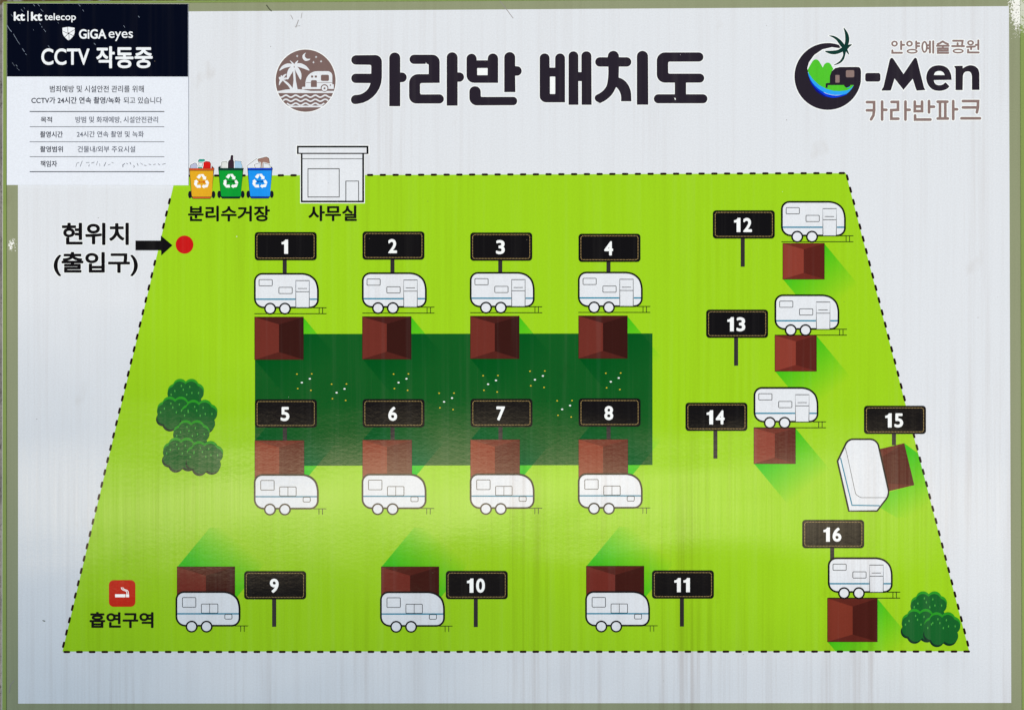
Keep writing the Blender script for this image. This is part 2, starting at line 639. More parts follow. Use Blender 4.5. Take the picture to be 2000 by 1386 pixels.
segs = dashes((136, 1272.2), (1896, 1271.3), 24.75, 13.2, 4.4, -12) + \
    dashes((1652.6, 338), (1893.5, 1270), 24.7, 12.5, 4.4, 3) + \
    dashes((121, 1272), (343, 343), 24.7, 12.5, 4.4, 8,
           lambda p, q: (q.y < 372) or (455 < q.y < 505)) + \
    dashes((369, 343.5), (1660, 338.3), 24.9, 12.6, 4.4, -1)
dash_mesh = None
for p, q in segs:
    P_, Q_ = Vector(p), Vector(q)
    mid, ang, ln = (P_ + Q_) / 2, math.atan2(-(Q_.y - P_.y), Q_.x - P_.x), (Q_ - P_).length
    if dash_mesh is None:
        do = build("dash", [(stroke([(-ln / 2, 0), (ln / 2, 0)], 4.4, n=5), DASH)], lawn, 4, (0, 0))
        dash_mesh = (do, ln)
    else:
        do = dash_mesh[0].copy()
        COL.objects.link(do)
        do.scale = ((ln + 4.4) / (dash_mesh[1] + 4.4), 1, 1)
    do.location = bpos(mid.x, mid.y, 4 * LV) - lawn.location
    do.rotation_euler = (0, 0, ang)

# ------------------------------------------------------------------ hip roofs and their printed shade
ROOF_SETS = {
    'tilted': ((112, 46, 40), (84, 30, 26), (104, 40, 34), (104, 40, 34)),
    'deep': ((113, 48, 42), (57, 24, 23), (74, 32, 30), (86, 36, 32)),
    'mid': ((128, 54, 42), (76, 30, 27), (98, 40, 34), (98, 40, 34)),
    'row': ((142, 60, 44), (98, 40, 32), (116, 48, 38), (116, 48, 38)),
    'small': ((142, 62, 52), (92, 36, 32), (112, 44, 38), (112, 44, 38)),
    'dark': ((116, 46, 40), (66, 26, 24), (86, 34, 30), (86, 34, 30)),
}
RM = {k: [mat("roof_%s_%s" % (k, n_), c) for n_, c in zip(("left", "right", "far", "near"), v)] for k, v in ROOF_SETS.items()}
TINT = (0.42, 0.90, 0.85, 1.0)
SH_LEN = 0.10
tint_i = [0]


def clip(subject, region):
    out = list(subject)
    for i in range(len(region)):
        a, b_ = region[i], region[(i + 1) % len(region)]
        side = lambda p: (b_[0] - a[0]) * (p[1] - a[1]) - (b_[1] - a[1]) * (p[0] - a[0])
        res = []
        for k in range(len(out)):
            p, q = out[k - 1], out[k]
            sp, sq = side(p), side(q)
            if (sp >= 0) != (sq >= 0):
                t = sp / (sp - sq)
                res.append((p[0] + (q[0] - p[0]) * t, p[1] + (q[1] - p[1]) * t))
            if sq >= 0:
                res.append(q)
        out = res
    return out


def shade(parent, poly, d, corner, ln=SH_LEN, tint=TINT):
    dv = Vector(d).normalized()
    p0 = bpos(*corner).dot(Vector((dv.x, -dv.y, 0)))
    poly = clip(poly, [(343.5, 343.5), (1652, 338.5), (1893, 1271), (122, 1271.5)])
    m = tint_mat("printed_roof_shade", tint, (dv.x, -dv.y, 0), ln, p0)
    return sub("shade_print", [(poly, m)], parent, 6 - 10 + 10)


def hip_roof(x0, y0, x1, y1, xr, ya, yb, kind, d, reach, lbl=None):
    L, R, F, N = RM[kind]
    r = build("hip_roof_print", [(outset([(x0, y0), (x1, y0), (x1, y1), (x0, y1)], 0.7), mat("roof_outline_ink", (48, 20, 20)))],
              board, 9, ((x0 + x1) / 2, (y0 + y1) / 2), lbl)
    sub("roof_slope", [([(x0, y0), (xr, ya), (xr, yb), (x0, y1)], L)], r, 10, None)
    sub("roof_slope", [([(x1, y0), (x1, y1), (xr, yb), (xr, ya)], R)], r, 10, None)
    sub("roof_slope", [([(x0, y0), (x1, y0), (xr, ya)], F)], r, 10, None)
    if yb < y1 - 1:
        sub("roof_slope", [([(x0, y1), (xr, yb), (x1, y1)], N)], r, 10, None)
    dv = Vector(d).normalized() * reach
    if dv.y > 0:   # falls to the lower right
        poly = [(x1, y0), (x1 + dv.x, y0 + dv.y), (x1 + dv.x, y1 + dv.y), (x0 + dv.x, y1 + dv.y), (x0, y1), (x1, y1)]
        # gradient starts halfway along the diagonal between the two corners
        c = (x1, y0) if Vector((x1, y0)).dot(dv) < Vector((x0, y1)).dot(dv) else (x0, y1)
    else:          # falls to the upper right
        poly = [(x0, y0), (x0 + dv.x, y0 + dv.y), (x1 + dv.x, y0 + dv.y), (x1 + dv.x, y1 + dv.y), (x1, y1), (x1, y0)]
        c = (x0, y0) if Vector((x0, y0)).dot(dv) < Vector((x1, y1)).dot(dv) else (x1, y1)
    c = ((x0 + x1) / 2 + Vector(d).normalized().x * 4, (y0 + y1) / 2 + Vector(d).normalized().y * 4)
    shade(r, poly, d, c)
    return r


DR, UR = (0.64, 0.77), (0.64, -0.77)
for (x, y) in ((497.8, 619.3), (708.2, 618.5), (919, 617.6), (1130.3, 617)):
    hip_roof(x, y, x + 94.6, y + 82.5, x + 47.3, y + 14, y + 68, 'deep', DR, 110)
for (x, y) in ((498.2, 860), (708.6, 859), (919.2, 858.4), (1130.4, 858)):
    hip_roof(x, y, x + 95.5, y + 80, x + 47.3, y + 13.5, y + 80, 'row', UR, 100)
for (x, y) in ((346.4, 1106.3), (745, 1106.3), (1145.3, 1105)):
    hip_roof(x, y, x + 112, y + 64, x + 56, y + 17, y + 64, 'dark', UR, 100)
for (x, y) in ((1529, 475.6), (1513.6, 655), (1472.6, 835.3)):
    hip_roof(x, y, x + 80.6, y + 69.5, x + 40.5, y + 11.5, y + 57.5, 'small', DR, 100)
hip_roof(1616.2, 1167.5, 1713, 1252, 1665, 1183.5, 1238, 'mid', DR, 100)

# tilted roof beside plot 15
z7 = lambda pts: T(pts, 1600, 770, 5.775)
r15 = build("hip_roof_print", [(z7([(640, 625), (958, 549), (1071, 1021), (760, 1095)]), RM['tilted'][1])], board, 9, (1750, 910),
            "dark brown roof print turned clockwise")
sub("roof_slope", [(z7([(645, 626), (956, 551), (640, 742)]), RM['tilted'][2])], r15, 10)
sub("roof_slope", [(z7([(760, 1092), (1068, 1019), (740, 1002)]), RM['tilted'][2])], r15, 10)
dv = Vector((0.80, 0.60)) * 92
TR, BR, BLc = [Vector(p) for p in z7([(958, 549), (1071, 1021), (700, 1110)])]
poly = [tuple(TR), tuple(TR + Vector((0.86, 0.5)) * 30), tuple(TR + Vector((0.86, 0.5)) * 92), tuple(BR + dv), tuple(BLc + Vector((0.86, 0.6)) * 100),
        tuple(z7([(690, 1275)])[0]), tuple(BLc), tuple(BR)]
poly = [tuple(TR)] + z7([(1112, 662), (1300, 1200), (1290, 1386), (860, 1386), (690, 1275), (760, 1095)]) + [tuple(BR)]
poly = z7([(958, 549), (1112, 662), (1240, 1120), (1180, 1386), (870, 1386), (685, 1275), (800, 1095), (1071, 1021)])
shade(r15, poly, (0.55, 0.83), (1735, 905), 0.11)

# ------------------------------------------------------------------ daisies on the turf
for (ox, oy) in ((580, 730.2), (647.8, 749.9), (768.8, 730.2), (857.7, 767.7), (943.6, 733.4), (1035.1, 724.6), (1088.2, 782.3), (1183.2, 728.6)):
    s = []
    for (x, y) in ((0, 0), (29, -.4), (1.6, 28.3), (27.4, 31.7)):
        s.append((arc(ox + x, oy + y, 1.6, 1.1, n=10), YEL))
    for (x, y) in ((25.2, 9.2), (9.7, 16.6)):
        s.append((arc(ox + x, oy + y, 2.2, 1.5, n=10), HALO))
    build("daisy_cluster_print", s, board, 7, (ox, oy))

# ------------------------------------------------------------------ number plates
plates = {1: (497.6, 453.4, 534), 2: (708, 452.2, 533), 3: (918.5, 454.2, 532), 4: (1129.8, 456.6, 532),
          5: (498, 779.5, 859.4), 6: (708.2, 779, 858.4), 7: (919, 778.5, 857.8), 8: (1130, 777.6, 857.4),
          9: (477, 1114.4, 1223), 10: (870.7, 1114, 1223.5), 11: (1273.2, 1113, 1222.5), 12: (1392, 411, 521),
          13: (1379, 604.6, 714), 14: (1338.6, 786, 895), 15: (1687.2, 792, 869), 16: (1566.6, 1014.6, 1093)}
PW, PH = 121.0, 55.2
stitch = []
sx0, sy0, sx1, sy1, sr = 4.6, 4.2, PW - 4.8, PH - 4.4, 4.5
path = rp([(sx0, sy0, sr), (sx1, sy0, sr), (sx1, sy1, sr), (sx0, sy1, sr)], 6)
acc = 0.0
for i in range(len(path)):
    a, c = Vector(path[i]), Vector(path[(i + 1) % len(path)])
    L = (c - a).length
    while acc < L:
        p = a + (c - a) * (acc / L)
        stitch.append((box(p.x - 0.66, p.y - 0.66, p.x + 0.66, p.y + 0.66), STITCH))
        acc += 2.9
    acc -= L
src = None
for num, (x, y, yb) in plates.items():
    if src is None:
        pl = build("number_plate_print", [(box(x, y, x + PW, y + PH, 6.5), BLACK)], board, 12, (x, y))
        st = sub("stitching", [([(p[0] + x, p[1] + y) for p in s], m) for s, m in stitch], pl, 13, (x, y))
        src = (pl, st)
    else:
        pl = src[0].copy()
        COL.objects.link(pl)
        pl.location = ((x - 1000) * U, (693 - y) * U, 12 * LV)
        st = src[1].copy()
        COL.objects.link(st)
        st.parent = pl
    pl["label"] = "black plate numbered %d" % num
    sub("post", [(box(x + 54.6, y + PH - 1, x + 62.5, yb), POST)], pl, 8)
    ds = str(num)
    ws = [12.6 if d == '1' else 17.2 for d in ds]
    tot = sum(ws) + 5.2 * (len(ds) - 1)
    cx = x + PW / 2 - 1.6 - tot / 2
    items = []
    for d, w in zip(ds, ws):
        items.append((d, cx, y + 14.7, cx + w, y + 42.4, 0.034))
        cx += w + 5.2
    for d, a, t_, b_, u_, bo in items:
        if d == '1':
            k = (u_ - t_) / 131.0
            one = [(a + X * (b_ - a) / 59, t_ + Y * k) for X, Y in ((33, 0), (59, 0), (59, 131), (24, 131), (24, 43), (0, 43), (0, 22), (14, 20), (26, 12))]
            sub("numeral", [(one, HALO)], pl, 14)
        else:
            text("numeral", [(d, a, t_, b_, u_, bo)], pl, 14, HALO, relative=True)


# ------------------------------------------------------------------ caravans
def caravan_outline(x, y):
    f = lambda X, Y, r=0: (x + (X - 78) / 4.78, y + (Y - 493) / 4.78, r / 4.78)
    return rp([f(78, 493, 78), f(556, 493, 34), f(636, 524, 46), f(683, 602, 60), f(683, 823, 80), f(78, 823, 92)], 9)


def ring_win(pts, w=1.25):
    return [(pts, BLACK), (outset(pts, -w), CARW)]


def caravan(x, y, kind):
    out = caravan_outline(x, y)
    c = build("caravan_print", [(out, BLACK)], board, 16, (x, y))
    sub("body", [(outset(out, -3.5), CARW)], c, 17, (x, y))
    if kind == 'A':
        f = lambda X, Y: (x + (X - 78) / 4.78, y + (Y - 493) / 4.78)
        q = lambda a, b_, c_, d_, r: box(*f(a, b_), *f(c_, d_), r)
        bl = lambda a, b_, c_, d_: (q(a, b_, c_, d_, 0), BLUE)
        sub("stripe", [bl(95, 731.5, 465, 744.5), bl(599, 731.5, 666, 744.5)], c, 18, (x, y))
        sub("window", ring_win(q(123, 552, 252, 616, 2.2)), c, 19, (x, y))
        sub("window", ring_win(q(308, 624, 438, 688, 2.2)), c, 19, (x, y))
        dr = sub("door", ring_win(q(466, 561, 597, 816, 0.2), 1.35) + [(q(470, 665, 593, 671, 0), BLACK), (q(487, 635, 574, 641, 0), BLACK)],
                 c, 19, (x, y))
        wy, wx, R0, R1 = 826, (229, 367), 56, 41
        rails = [(q(82, 869.5, 754, 876.5, 0), BLACK), (q(630, 814, 754, 821, 0), BLACK),
                 (q(683, 818, 689, 873, 0), BLACK), (q(715, 818, 721, 873, 0), BLACK)]
        sc_ = 4.78
    else:
        f = lambda X, Y: (x + (X - 85) / 5.33, y + (Y - 880) / 5.33)
        q = lambda a, b_, c_, d_, r: box(*f(a, b_), *f(c_, d_), r)
        sub("stripe", [(q(104, 1108, 742, 1122, 0), BLUE)], c, 18, (x, y))
        sub("window", ring_win(q(154, 943, 300, 1050, 2.4)), c, 19, (x, y))
        sub("window", ring_win(q(351, 1010, 529, 1111, 2.4)) + [(q(437.5, 1013, 443, 1108, 0), BLACK)], c, 19, (x, y))
        sub("hatch", ring_win(q(595, 1117, 676, 1173, 2.8)), c, 19, (x, y))
        wy, wx, R0, R1 = 1248, (253, 408), 62, 46
        rails = [(q(700, 1239, 839, 1245, 0), BLACK), (q(759, 1242, 765, 1302, 0), BLACK), (q(796, 1242, 802, 1302, 0), BLACK)]
        sc_ = 5.33
    sub("hitch", rails, c, 15, (x, y))
    for w in wx:
        cx, cy = f(w, wy)
        wh = sub("wheel", [(arc(cx, cy, R0 / sc_, R0 / sc_), BLACK), (arc(cx, cy, R1 / sc_, R1 / sc_), CARW)], c, 21, (cx, cy))
    return c


def copy_print(o, x, y):
    r = o.copy()
    COL.objects.link(r)
    r.location = ((x - 1000) * U, (693 - y) * U, o.location.z)
    for ch in o.children:
        k = ch.copy()
        COL.objects.link(k)
        k.parent = r
    return r


A_POS = [(496.3, 533.1), (707, 532), (917.6, 531.2), (1128.6, 530.6), (1525.1, 392.8), (1512.4, 575), (1471.6, 755.5), (1616.5, 1087.6)]
B_POS = [(496, 925.1), (706.4, 924.4), (917.5, 924), (1128.5, 923.4), (343.2, 1153.4), (742.4, 1153.8), (1142.8, 1153.2)]
a0 = caravan(*A_POS[0], 'A')
b0 = caravan(*B_POS[0], 'B')
for p in A_POS[1:]:
    copy_print(a0, *p)
for p in B_POS[1:]:
    copy_print(b0, *p)

out15 = rp(z7([(318, 495, 60), (657, 495, 82), (800, 1130, 62), (655, 1320, 6), (325, 1320, 6), (195, 750, 6)]), 8)
c15 = build("caravan_print", [(out15, BLACK)], board, 16, (1690, 930), "caravan print seen from above at an angle")
sub("body", [(outset(out15, -3.2), CARW)], c15, 17)
sub("roof_edge_line", [(stroke(z7(curve([(291, 598), (320, 715), (395, 1062), (415, 1125), (470, 1161)]) + [(752, 1161)]), 0.9, 'flat'), BLACK)], c15, 19)
sub("stripe", [(stroke(z7([(238, 712), (368, 1247), (680, 1252)]), 2.2, 'flat'), BLUE)], c15, 18)

# ------------------------------------------------------------------ bushes
LOBES = [(-66, -84, 88), (74, -84, 88), (140, -28, 88), (-130, -22, 88), (106, 88, 97), (-46, 108, 92), (-132, 52, 84), (0, 0, 110)]
TOPL = LOBES[:4]


def cloud(cx, cy, lobes, s, dx=0.0, dy=0.0, n=110):
    out = []
    for i in range(n):
        a = 2 * math.pi * i / n
        ux, uy = math.cos(a), math.sin(a)
        best = 0.0
        for lx, ly, r in lobes:
            bq = lx * ux + ly * uy
            disc = r * r - (lx * lx + ly * ly - bq * bq)
            if disc > 0:
                best = max(best, bq + math.sqrt(disc))
        out.append((cx + (dx + ux * best) / s, cy + (dy + uy * best) / s))
    return out


BG = [mat("bush_highlight_ink", (44, 156, 42)), mat("bush_green_ink", (24, 102, 46)), mat("bush_shadow_ink", (16, 54, 40)),
      mat("bush_leaf_ink", (80, 176, 74))]


def bush(px_, py_, k):
    s = 6.3
    cx, cy = px_, py_ + 202 / s
    lv = 6.6 + k * 1.2
    o = build("bush_print", [(cloud(cx, cy, LOBES[4:], s, -14, 26), BG[2]), (cloud(cx, cy, TOPL + [(0, 0, 100)], s, 4, -32), BG[0])],
              board, lv, (cx, cy))
    sub("foliage", [(cloud(cx, cy, LOBES, s), BG[1])], o, lv + .4, (cx, cy))
    lf = [(-47, -118), (57, -106), (-23, -70), (-127, -55), (-172, -10), (20, -10), (83, -30), (165, -30)]
    sub("leaf_marks", [(arc(cx + a / s, cy + b_ / s, 1.15, 2.2, n=10), BG[3]) for a, b_ in lf], o, lv + .8, (cx, cy))


for k, p in enumerate(((361.8, 739.8), (341.4, 774.3), (388.0, 780.6), (372.9, 820.2), (353.1, 854.4), (399.1, 861.0))):
    bush(p[0], p[1], k)
for k, p in enumerate(((1812.6, 1154.2), (1795.4, 1188.2), (1839.0, 1194.8))):
    bush(p[0], p[1], k)

# ------------------------------------------------------------------ office
zo = lambda pts: T(pts, 350, 270, 5.128)


def ringp(x0, y0, x1, y1, w):
    return [(x0, y0), (x1, y0), (x1, y1), (x0, y1)], [[(x0 + w, y0 + w), (x1 - w, y0 + w), (x1 - w, y1 - w), (x0 + w, y1 - w)]]


off = build("office_print", [(zo(box(1170, 68, 1907, 168)), HALO), (zo(box(1212, 160, 1860, 653)), HALO),
                             (zo(box(1219, 150, 1852, 644)), BLACK), (zo(box(1236, 160, 1834, 626)), CARW),
                             (zo(box(1236, 204, 1834, 210)), BLACK)], board, 8, (645, 345))
sub("office_roof", [(zo(box(1180, 77, 1896, 160)), BLACK), (zo(box(1197, 95, 1877, 148)), CARW)], off, 10)
sub("window", [(zo(box(1287, 303, 1607, 594)), BLACK), (zo(box(1294, 311, 1600, 586)), CARW)], off, 9)
sub("door", [(zo(box(1666, 427, 1801, 628)), BLACK), (zo(box(1674, 434, 1794, 627)), CARW)], off, 9.5)

# ------------------------------------------------------------------ recycling bins
DK = mat("bin_outline_ink", (22, 26, 42))


def bin_(dx, dy, body, rim, base, inner, txt, tcol, tag, contents, tb):
    z = lambda pts: [(a + dx, b_ + dy) + tuple(r) for a, b_, *r in T(pts, 360, 295, 13.86)]
    mb, mr, mba, mi_ = mat(tag + "_bin_body_ink", body), mat(tag + "_bin_rim_ink", rim), mat(tag + "_bin_base_ink", base), mat(tag + "_bin_inside_ink", inner)
    silh = z([(128, 450, 0), (190, 405, 0), (750, 405, 0), (818, 480, 0), (805, 535, 0), (735, 1255, 0), (700, 1298, 0), (238, 1298, 0), (198, 1255, 0), (135, 535, 0)])
    o = build("recycling_bin_print", [(outset(rp(silh), 1.6), HALO)][:0] + [(rp(silh), DK)], board, 8.2, (silh[0][0], silh[0][1]), tag + " recycling bin print")
    for x in (155, 790):
        sub("wheel", [(z(arc(x, 1183, 50, 100, n=24)), DK)], o, 7.6)
    sub("bin_inside", [(z([(190, 415), (745, 415), (800, 470), (150, 470)]), mi_)], o, 9)
    for k, (nm, pts, c) in enumerate(contents):
        P = rp([tuple(p) + (8,) for p in pts])
        P = [(a, b_) for a, b_ in T(P, *tb)]
        sub(nm, [(outset(P, 2.0), HALO), (outset(P, 0.75), DK), (P, c)] if k >= 0 else [], o, 9.2 + k * .5)
    sub("rim", [(z(rp([(128, 470, 20), (818, 470, 20), (806, 533, 14), (138, 533, 14)])), DK), (z(rp([(142, 481, 8), (806, 481, 8), (800, 516, 8), (148, 516, 8)])), mr)], o, 11.4)
    sub("body", [(z(rp([(150, 535, 0), (790, 535, 0), (742, 1240, 30), (208, 1240, 30)])), mb)], o, 9.3)
    sub("base", [(z([(222, 1250), (722, 1250), (702, 1286), (242, 1286)]), mba)], o, 9.3)
    rec = [[(335, 712), (395, 640), (440, 632), (455, 690), (405, 760)],
           [(446, 630), (522, 630), (560, 688), (597, 700), (588, 782), (492, 768), (520, 745), (462, 668)],
           [(268, 815), (330, 776), (388, 848), (355, 850), (348, 925), (328, 985), (265, 900), (282, 832)],
           [(350, 925), (438, 918), (452, 996), (350, 1000), (334, 985)],
           [(566, 820), (622, 785), (672, 860), (663, 898), (600, 896)],
           [(660, 906), (630, 985), (545, 996), (540, 1018), (475, 965), (525, 903), (527, 928), (600, 908)]]
    sub("recycling_symbol", [(z(r), HALO) for r in rec], o, 10)
    x0, y0 = z([(388 if len(txt) == 3 else 350, 812)])[0]
    x1, y1 = z([(556 if len(txt) == 3 else 580, 868)])[0]
    text("bin_lettering", [(txt, x0, y0, x1, y1, 0.03)], o, 10.6, tcol, relative=True)


ink = lambda n_, *c: mat(n_, c)
bin_(0, 0, (228, 174, 40), (236, 100, 40), (214, 96, 50), (150, 40, 24), "캔고철", mat("bin_red_letter_ink", (212, 50, 20)), "yellow",
     [("grey_can", [(165, 475), (172, 388), (290, 330), (328, 352), (382, 475)], ink("can_grey_ink", 186, 192, 222)),
      ("teal_can", [(388, 475), (386, 272), (412, 232), (540, 232), (560, 268), (550, 475)], ink("can_teal_ink", 50, 168, 156)),
      ("red_can", [(520, 475), (505, 330), (592, 286), (690, 300), (716, 352), (708, 475)], ink("can_red_ink", 214, 30, 32)),
      ("can_band", [(400, 325), (495, 325), (490, 412), (400, 412)], CARW)], (360, 295, 13.86))
bin_(57.1, -0.4, (14, 160, 58), (14, 72, 58), (12, 46, 52), (10, 50, 42), "플라스틱류", BLACK, "green",
     [("milk_carton", [(185, 470), (186, 310), (300, 285), (348, 345), (345, 470)], ink("carton_white_ink", 222, 226, 230)),
      ("glass_jar", [(518, 470), (525, 350), (548, 312), (540, 275), (714, 288), (700, 332), (732, 385), (736, 470)], ink("jar_blue_ink", 172, 208, 240)),
      ("wine_bottle", [(360, 470), (364, 310), (382, 268), (425, 240), (438, 125), (488, 125), (484, 238), (506, 290), (506, 470)], ink("bottle_plum_ink", 58, 42, 58))],
     (420, 295, 13.86))
bin_(113.9, -0.6, (30, 152, 248), (10, 70, 224), (12, 52, 180), (20, 50, 150), "종이류", mat("bin_navy_letter_ink", (8, 20, 140)), "blue",
     [("paper_sheet", [(885, 470), (870, 408), (1130, 212), (1165, 300), (1180, 470)], CARW),
      ("cardboard_box", [(1160, 226), (1390, 168), (1455, 202), (1482, 370), (1470, 470), (1240, 470)], ink("cardboard_ink", 160, 124, 116)),
      ("small_box", [(1066, 375), (1216, 325), (1232, 470), (1104, 470)], CARW),
      ("small_box", [(1316, 332), (1486, 378), (1490, 470), (1318, 470)], CARW)], (420, 295, 13.86))

# ------------------------------------------------------------------ you-are-here arrow and dot
za = lambda pts: T(pts, 90, 420, 6.45)
build("arrow_print", [(za([(1127, 322), (1447, 322), (1447, 258), (1593, 382), (1452, 510), (1450, 445), (1127, 445)]), BLACK)], board, 5)
build("location_dot_print", [(za(arc(1745, 373, 112, 114, n=56)), RED)], board, 5)
HL2 = (HALO, 1.5)
text("entrance_lettering", [("현위치", 121, 435.1, 252, 478.7, 0.028), ("(출입구)", 105, 492, 269.6, 539.4, 0.026)], board, 5, BLACK, "현위치 (출입구) beside the arrow", halo=HL2)
text("recycling_lettering", [("분리수거장", 367.3, 401.9, 527.4, 432.8, 0.030)], board, 5, BLACK, "분리수거장 under the bins")
text("office_lettering", [("사무실", 602.2, 401.2, 697.2, 432.2, 0.030)], board, 5, BLACK, "사무실 under the office")
text("smoking_lettering", [("흡연구역", 175, 1194.1, 300, 1225.5, 0.030)], board, 5, BLACK, "흡연구역 under the smoking sign")

zs = lambda pts: T(pts, 150, 1110, 9.9)
smk = build("smoking_sign_print", [(zs(rp([(622, 219, 92), (1134, 217, 92), (1134, 733, 92), (622, 733, 92)])), RED2)], board, 5, (238.7, 1158))
sub("cigarette", [(zs(box(742, 490, 941, 549, 6)), HALO), (zs(box(952, 490, 1013, 549, 6)), HALO)], smk, 6)
sub("smoke", [(stroke(zs(curve([(862, 362), (874, 392), (905, 413), (950, 428), (968, 455), (968, 488)])), 1.5), HALO),
              (stroke(zs(curve([(893, 362), (900, 382), (928, 398), (975, 416), (998, 450), (996, 488)])), 1.5), HALO)], smk, 6)

# ------------------------------------------------------------------ title lettering
t1 = lambda pts: rp(T(pts, 520, 70, 4.545))
t2 = lambda pts: rp(T(pts, 940, 70, 4.348))
G = []
G.append((t1([(755, 175, 42), (1027, 172, 60), (1027, 585, 215), (752, 612, 42), (752, 529, 40), (905, 520, 95), (925, 422, 0), (755, 421, 40), (755, 338, 40),
              (932, 338, 2), (932, 260, 12), (755, 258, 42)]), []))
G.append((t1([(1092, 150, 49), (1190, 150, 49), (1190, 328, 3), (1247, 328, 42), (1247, 414, 42), (1190, 414, 2), (1190, 627, 0), (1092, 627, 0)]), []))
G.append((t1([(1272, 170, 41), (1540, 170, 65), (1540, 420, 2), (1366, 422, 14), (1366, 522, 14), (1577, 521, 42), (1577, 603, 42), (1268, 603, 65),
              (1268, 342, 80), (1442, 342, 2), (1442, 252, 12), (1272, 252, 41)]), []))
G.append((t1([(1602, 148, 49), (1699, 148, 49), (1699, 327, 3), (1756, 327, 42), (1756, 410, 42), (1699, 410, 2), (1699, 622, 0), (1602, 622, 0)]), []))
G.append((rp([(911.2, 105.5, 10), (931, 105.5, 10), (931, 118.3, .5), (952.6, 118.3, .5), (952.6, 105, 10), (972.9, 105, 10), (972.9, 162.4, 0), (911.2, 162.4, 15)]),
          [box(932, 133.4, 952.4, 147.3, 1)]))
G.append((t2([(195, 140, 46), (288, 140, 46), (288, 260, 3), (343, 260, 40), (343, 341, 40), (288, 341, 2), (290, 480, 0), (195, 480, 0)]), []))
G.append((rp([(916.7, 169, 10.5), (938.8, 169, 10.5), (939.1, 189.7, 2), (1010.2, 189.6, 8), (1010.2, 206, 8), (916.7, 206.4, 15)]), []))
G.append((t2([(496, 152, 41), (580, 152, 41), (580, 272, 3), (627, 272, 3), (627, 152, 41), (711, 152, 41), (711, 567, 0), (496, 567, 55)]),
          [T(box(583, 348, 628, 496, 5), 940, 70, 4.348)]))
G.append((t2([(741, 134, 41), (824, 134, 41), (824, 310, 2), (850, 310, 2), (850, 134, 41), (935, 134, 41), (937, 588, 0), (852, 588, 0), (852, 387, 2),
              (824, 387, 2), (825, 588, 0), (741, 588, 0)]), []))
G.append((t2([(1074, 130, 47), (1169, 130, 47), (1169, 184, 3), (1274, 184, 40), (1274, 264, 40), (1169, 264, 2), (1167, 357, 2), (1268, 378, 120),
              (1275, 558, 0), (1187, 558, 0), (1187, 478, 45), (1145, 437, 0), (1085, 556, 90), (985, 578, 40), (950, 515, 36), (1055, 470, 75),
              (1080, 360, 60), (1078, 264, 0), (967, 264, 40), (967, 184, 40), (1074, 184, 3)]), []))
G.append((t2([(1321, 130, 47), (1416, 130, 47), (1418, 587, 0), (1321, 587, 0)]), []))
G.append((t2([(1490, 143, 70), (1886, 143, 39), (1886, 221, 39), (1587, 222, 12), (1587, 323, 12), (1893, 323, 39), (1893, 400, 39), (1739, 400, 2),
              (1739, 498, 2), (1920, 498, 38), (1920, 575, 38), (1465, 575, 38), (1465, 498, 38), (1643, 498, 2), (1643, 400, 2), (1490, 400, 70)]), []))
build("title_lettering", [q for p, h in G for q in grown(p, 1.6, HALO)], board, 2, None, "white edge behind the title")
build("title_lettering", [(p, TITLE, h) for p, h in G], board, 3, None, "large charcoal title 카라반 배치도")

# ------------------------------------------------------------------ round emblem
em = build("round_emblem_print", [(T(arc(350, 400, 274, 284, n=80), 520, 70, 4.545), HALO), (T(arc(350, 400, 266, 276, n=80), 520, 70, 4.545), TAUPE)], board, 3, (597, 158))
E = lambda pts: T(pts, 520, 70, 4.545)
WH = CARW
sub("moon", [(E(smooth([(352, 152), (325, 172), (325, 205), (350, 225), (382, 218), (390, 207), (362, 205), (345, 188), (344, 168)])), WH)], em, 4)
stars = []
for x, y in ((275, 182), (443, 190), (420, 237), (487, 229)):
    stars.append((E([(x, y - 13), (x + 3, y - 3), (x + 12, y), (x + 3, y + 3), (x, y + 13), (x - 3, y + 3), (x - 12, y), (x - 3, y - 3)]), WH))
sub("stars", stars, em, 4)
leaf = [[(240, 255), (190, 248), (142, 270), (117, 312), (160, 290), (205, 278), (240, 272)],
        [(250, 256), (300, 245), (352, 268), (384, 310), (330, 292), (290, 280), (250, 272)],
        [(237, 266), (200, 295), (184, 345), (190, 390), (216, 352), (240, 312), (246, 275)],
        [(254, 268), (288, 290), (312, 340), (306, 392), (276, 342), (256, 300)],
        [(238, 262), (222, 240), (210, 220), (235, 238), (252, 258)],
        [(248, 258), (262, 236), (284, 220), (272, 250), (256, 264)]]
sub("palm_tree", [(E(smooth(l)), WH) for l in leaf] + [(E([(237, 285), (254, 285), (264, 400), (280, 482), (232, 482), (243, 400)]), WH)], em, 4)
leaf = [[(140, 390), (118, 402), (114, 442), (130, 420), (148, 398)], [(142, 384), (125, 366), (112, 372), (118, 392), (138, 392)],
        [(140, 380), (150, 352), (182, 340), (168, 360), (150, 384)], [(145, 384), (175, 372), (200, 385), (180, 388), (150, 394)],
        [(138, 380), (128, 362), (136, 352), (146, 370)]]
sub("palm_tree", [(E(smooth(l)), WH) for l in leaf] + [(E(smooth([(148, 392), (180, 408), (215, 440), (240, 480), (218, 480), (195, 446), (155, 408)])), WH)], em, 4.6,
    None, "small leaning palm")
sub("island", [(E([(100, 494), (170, 480), (240, 474), (330, 479), (405, 493)]), WH), (E([(100, 491), (606, 491), (600, 510), (106, 510)]), WH)], em, 5)
cv = [(E(rp([(347, 460, 0), (352, 316, 100), (587, 316, 42), (587, 432, 3), (600, 432, 3), (600, 474, 3), (318, 476, 0), (318, 455, 8), (347, 455, 0)])), WH)]
for q in ((398, 355, 417, 373), (431, 355, 450, 373)):
    cv.append((E(box(*q)), TAUPE))
cv.append((E(rp([(397, 396, 12), (450, 396, 12), (450, 457, 0), (397, 457, 0)])), TAUPE))
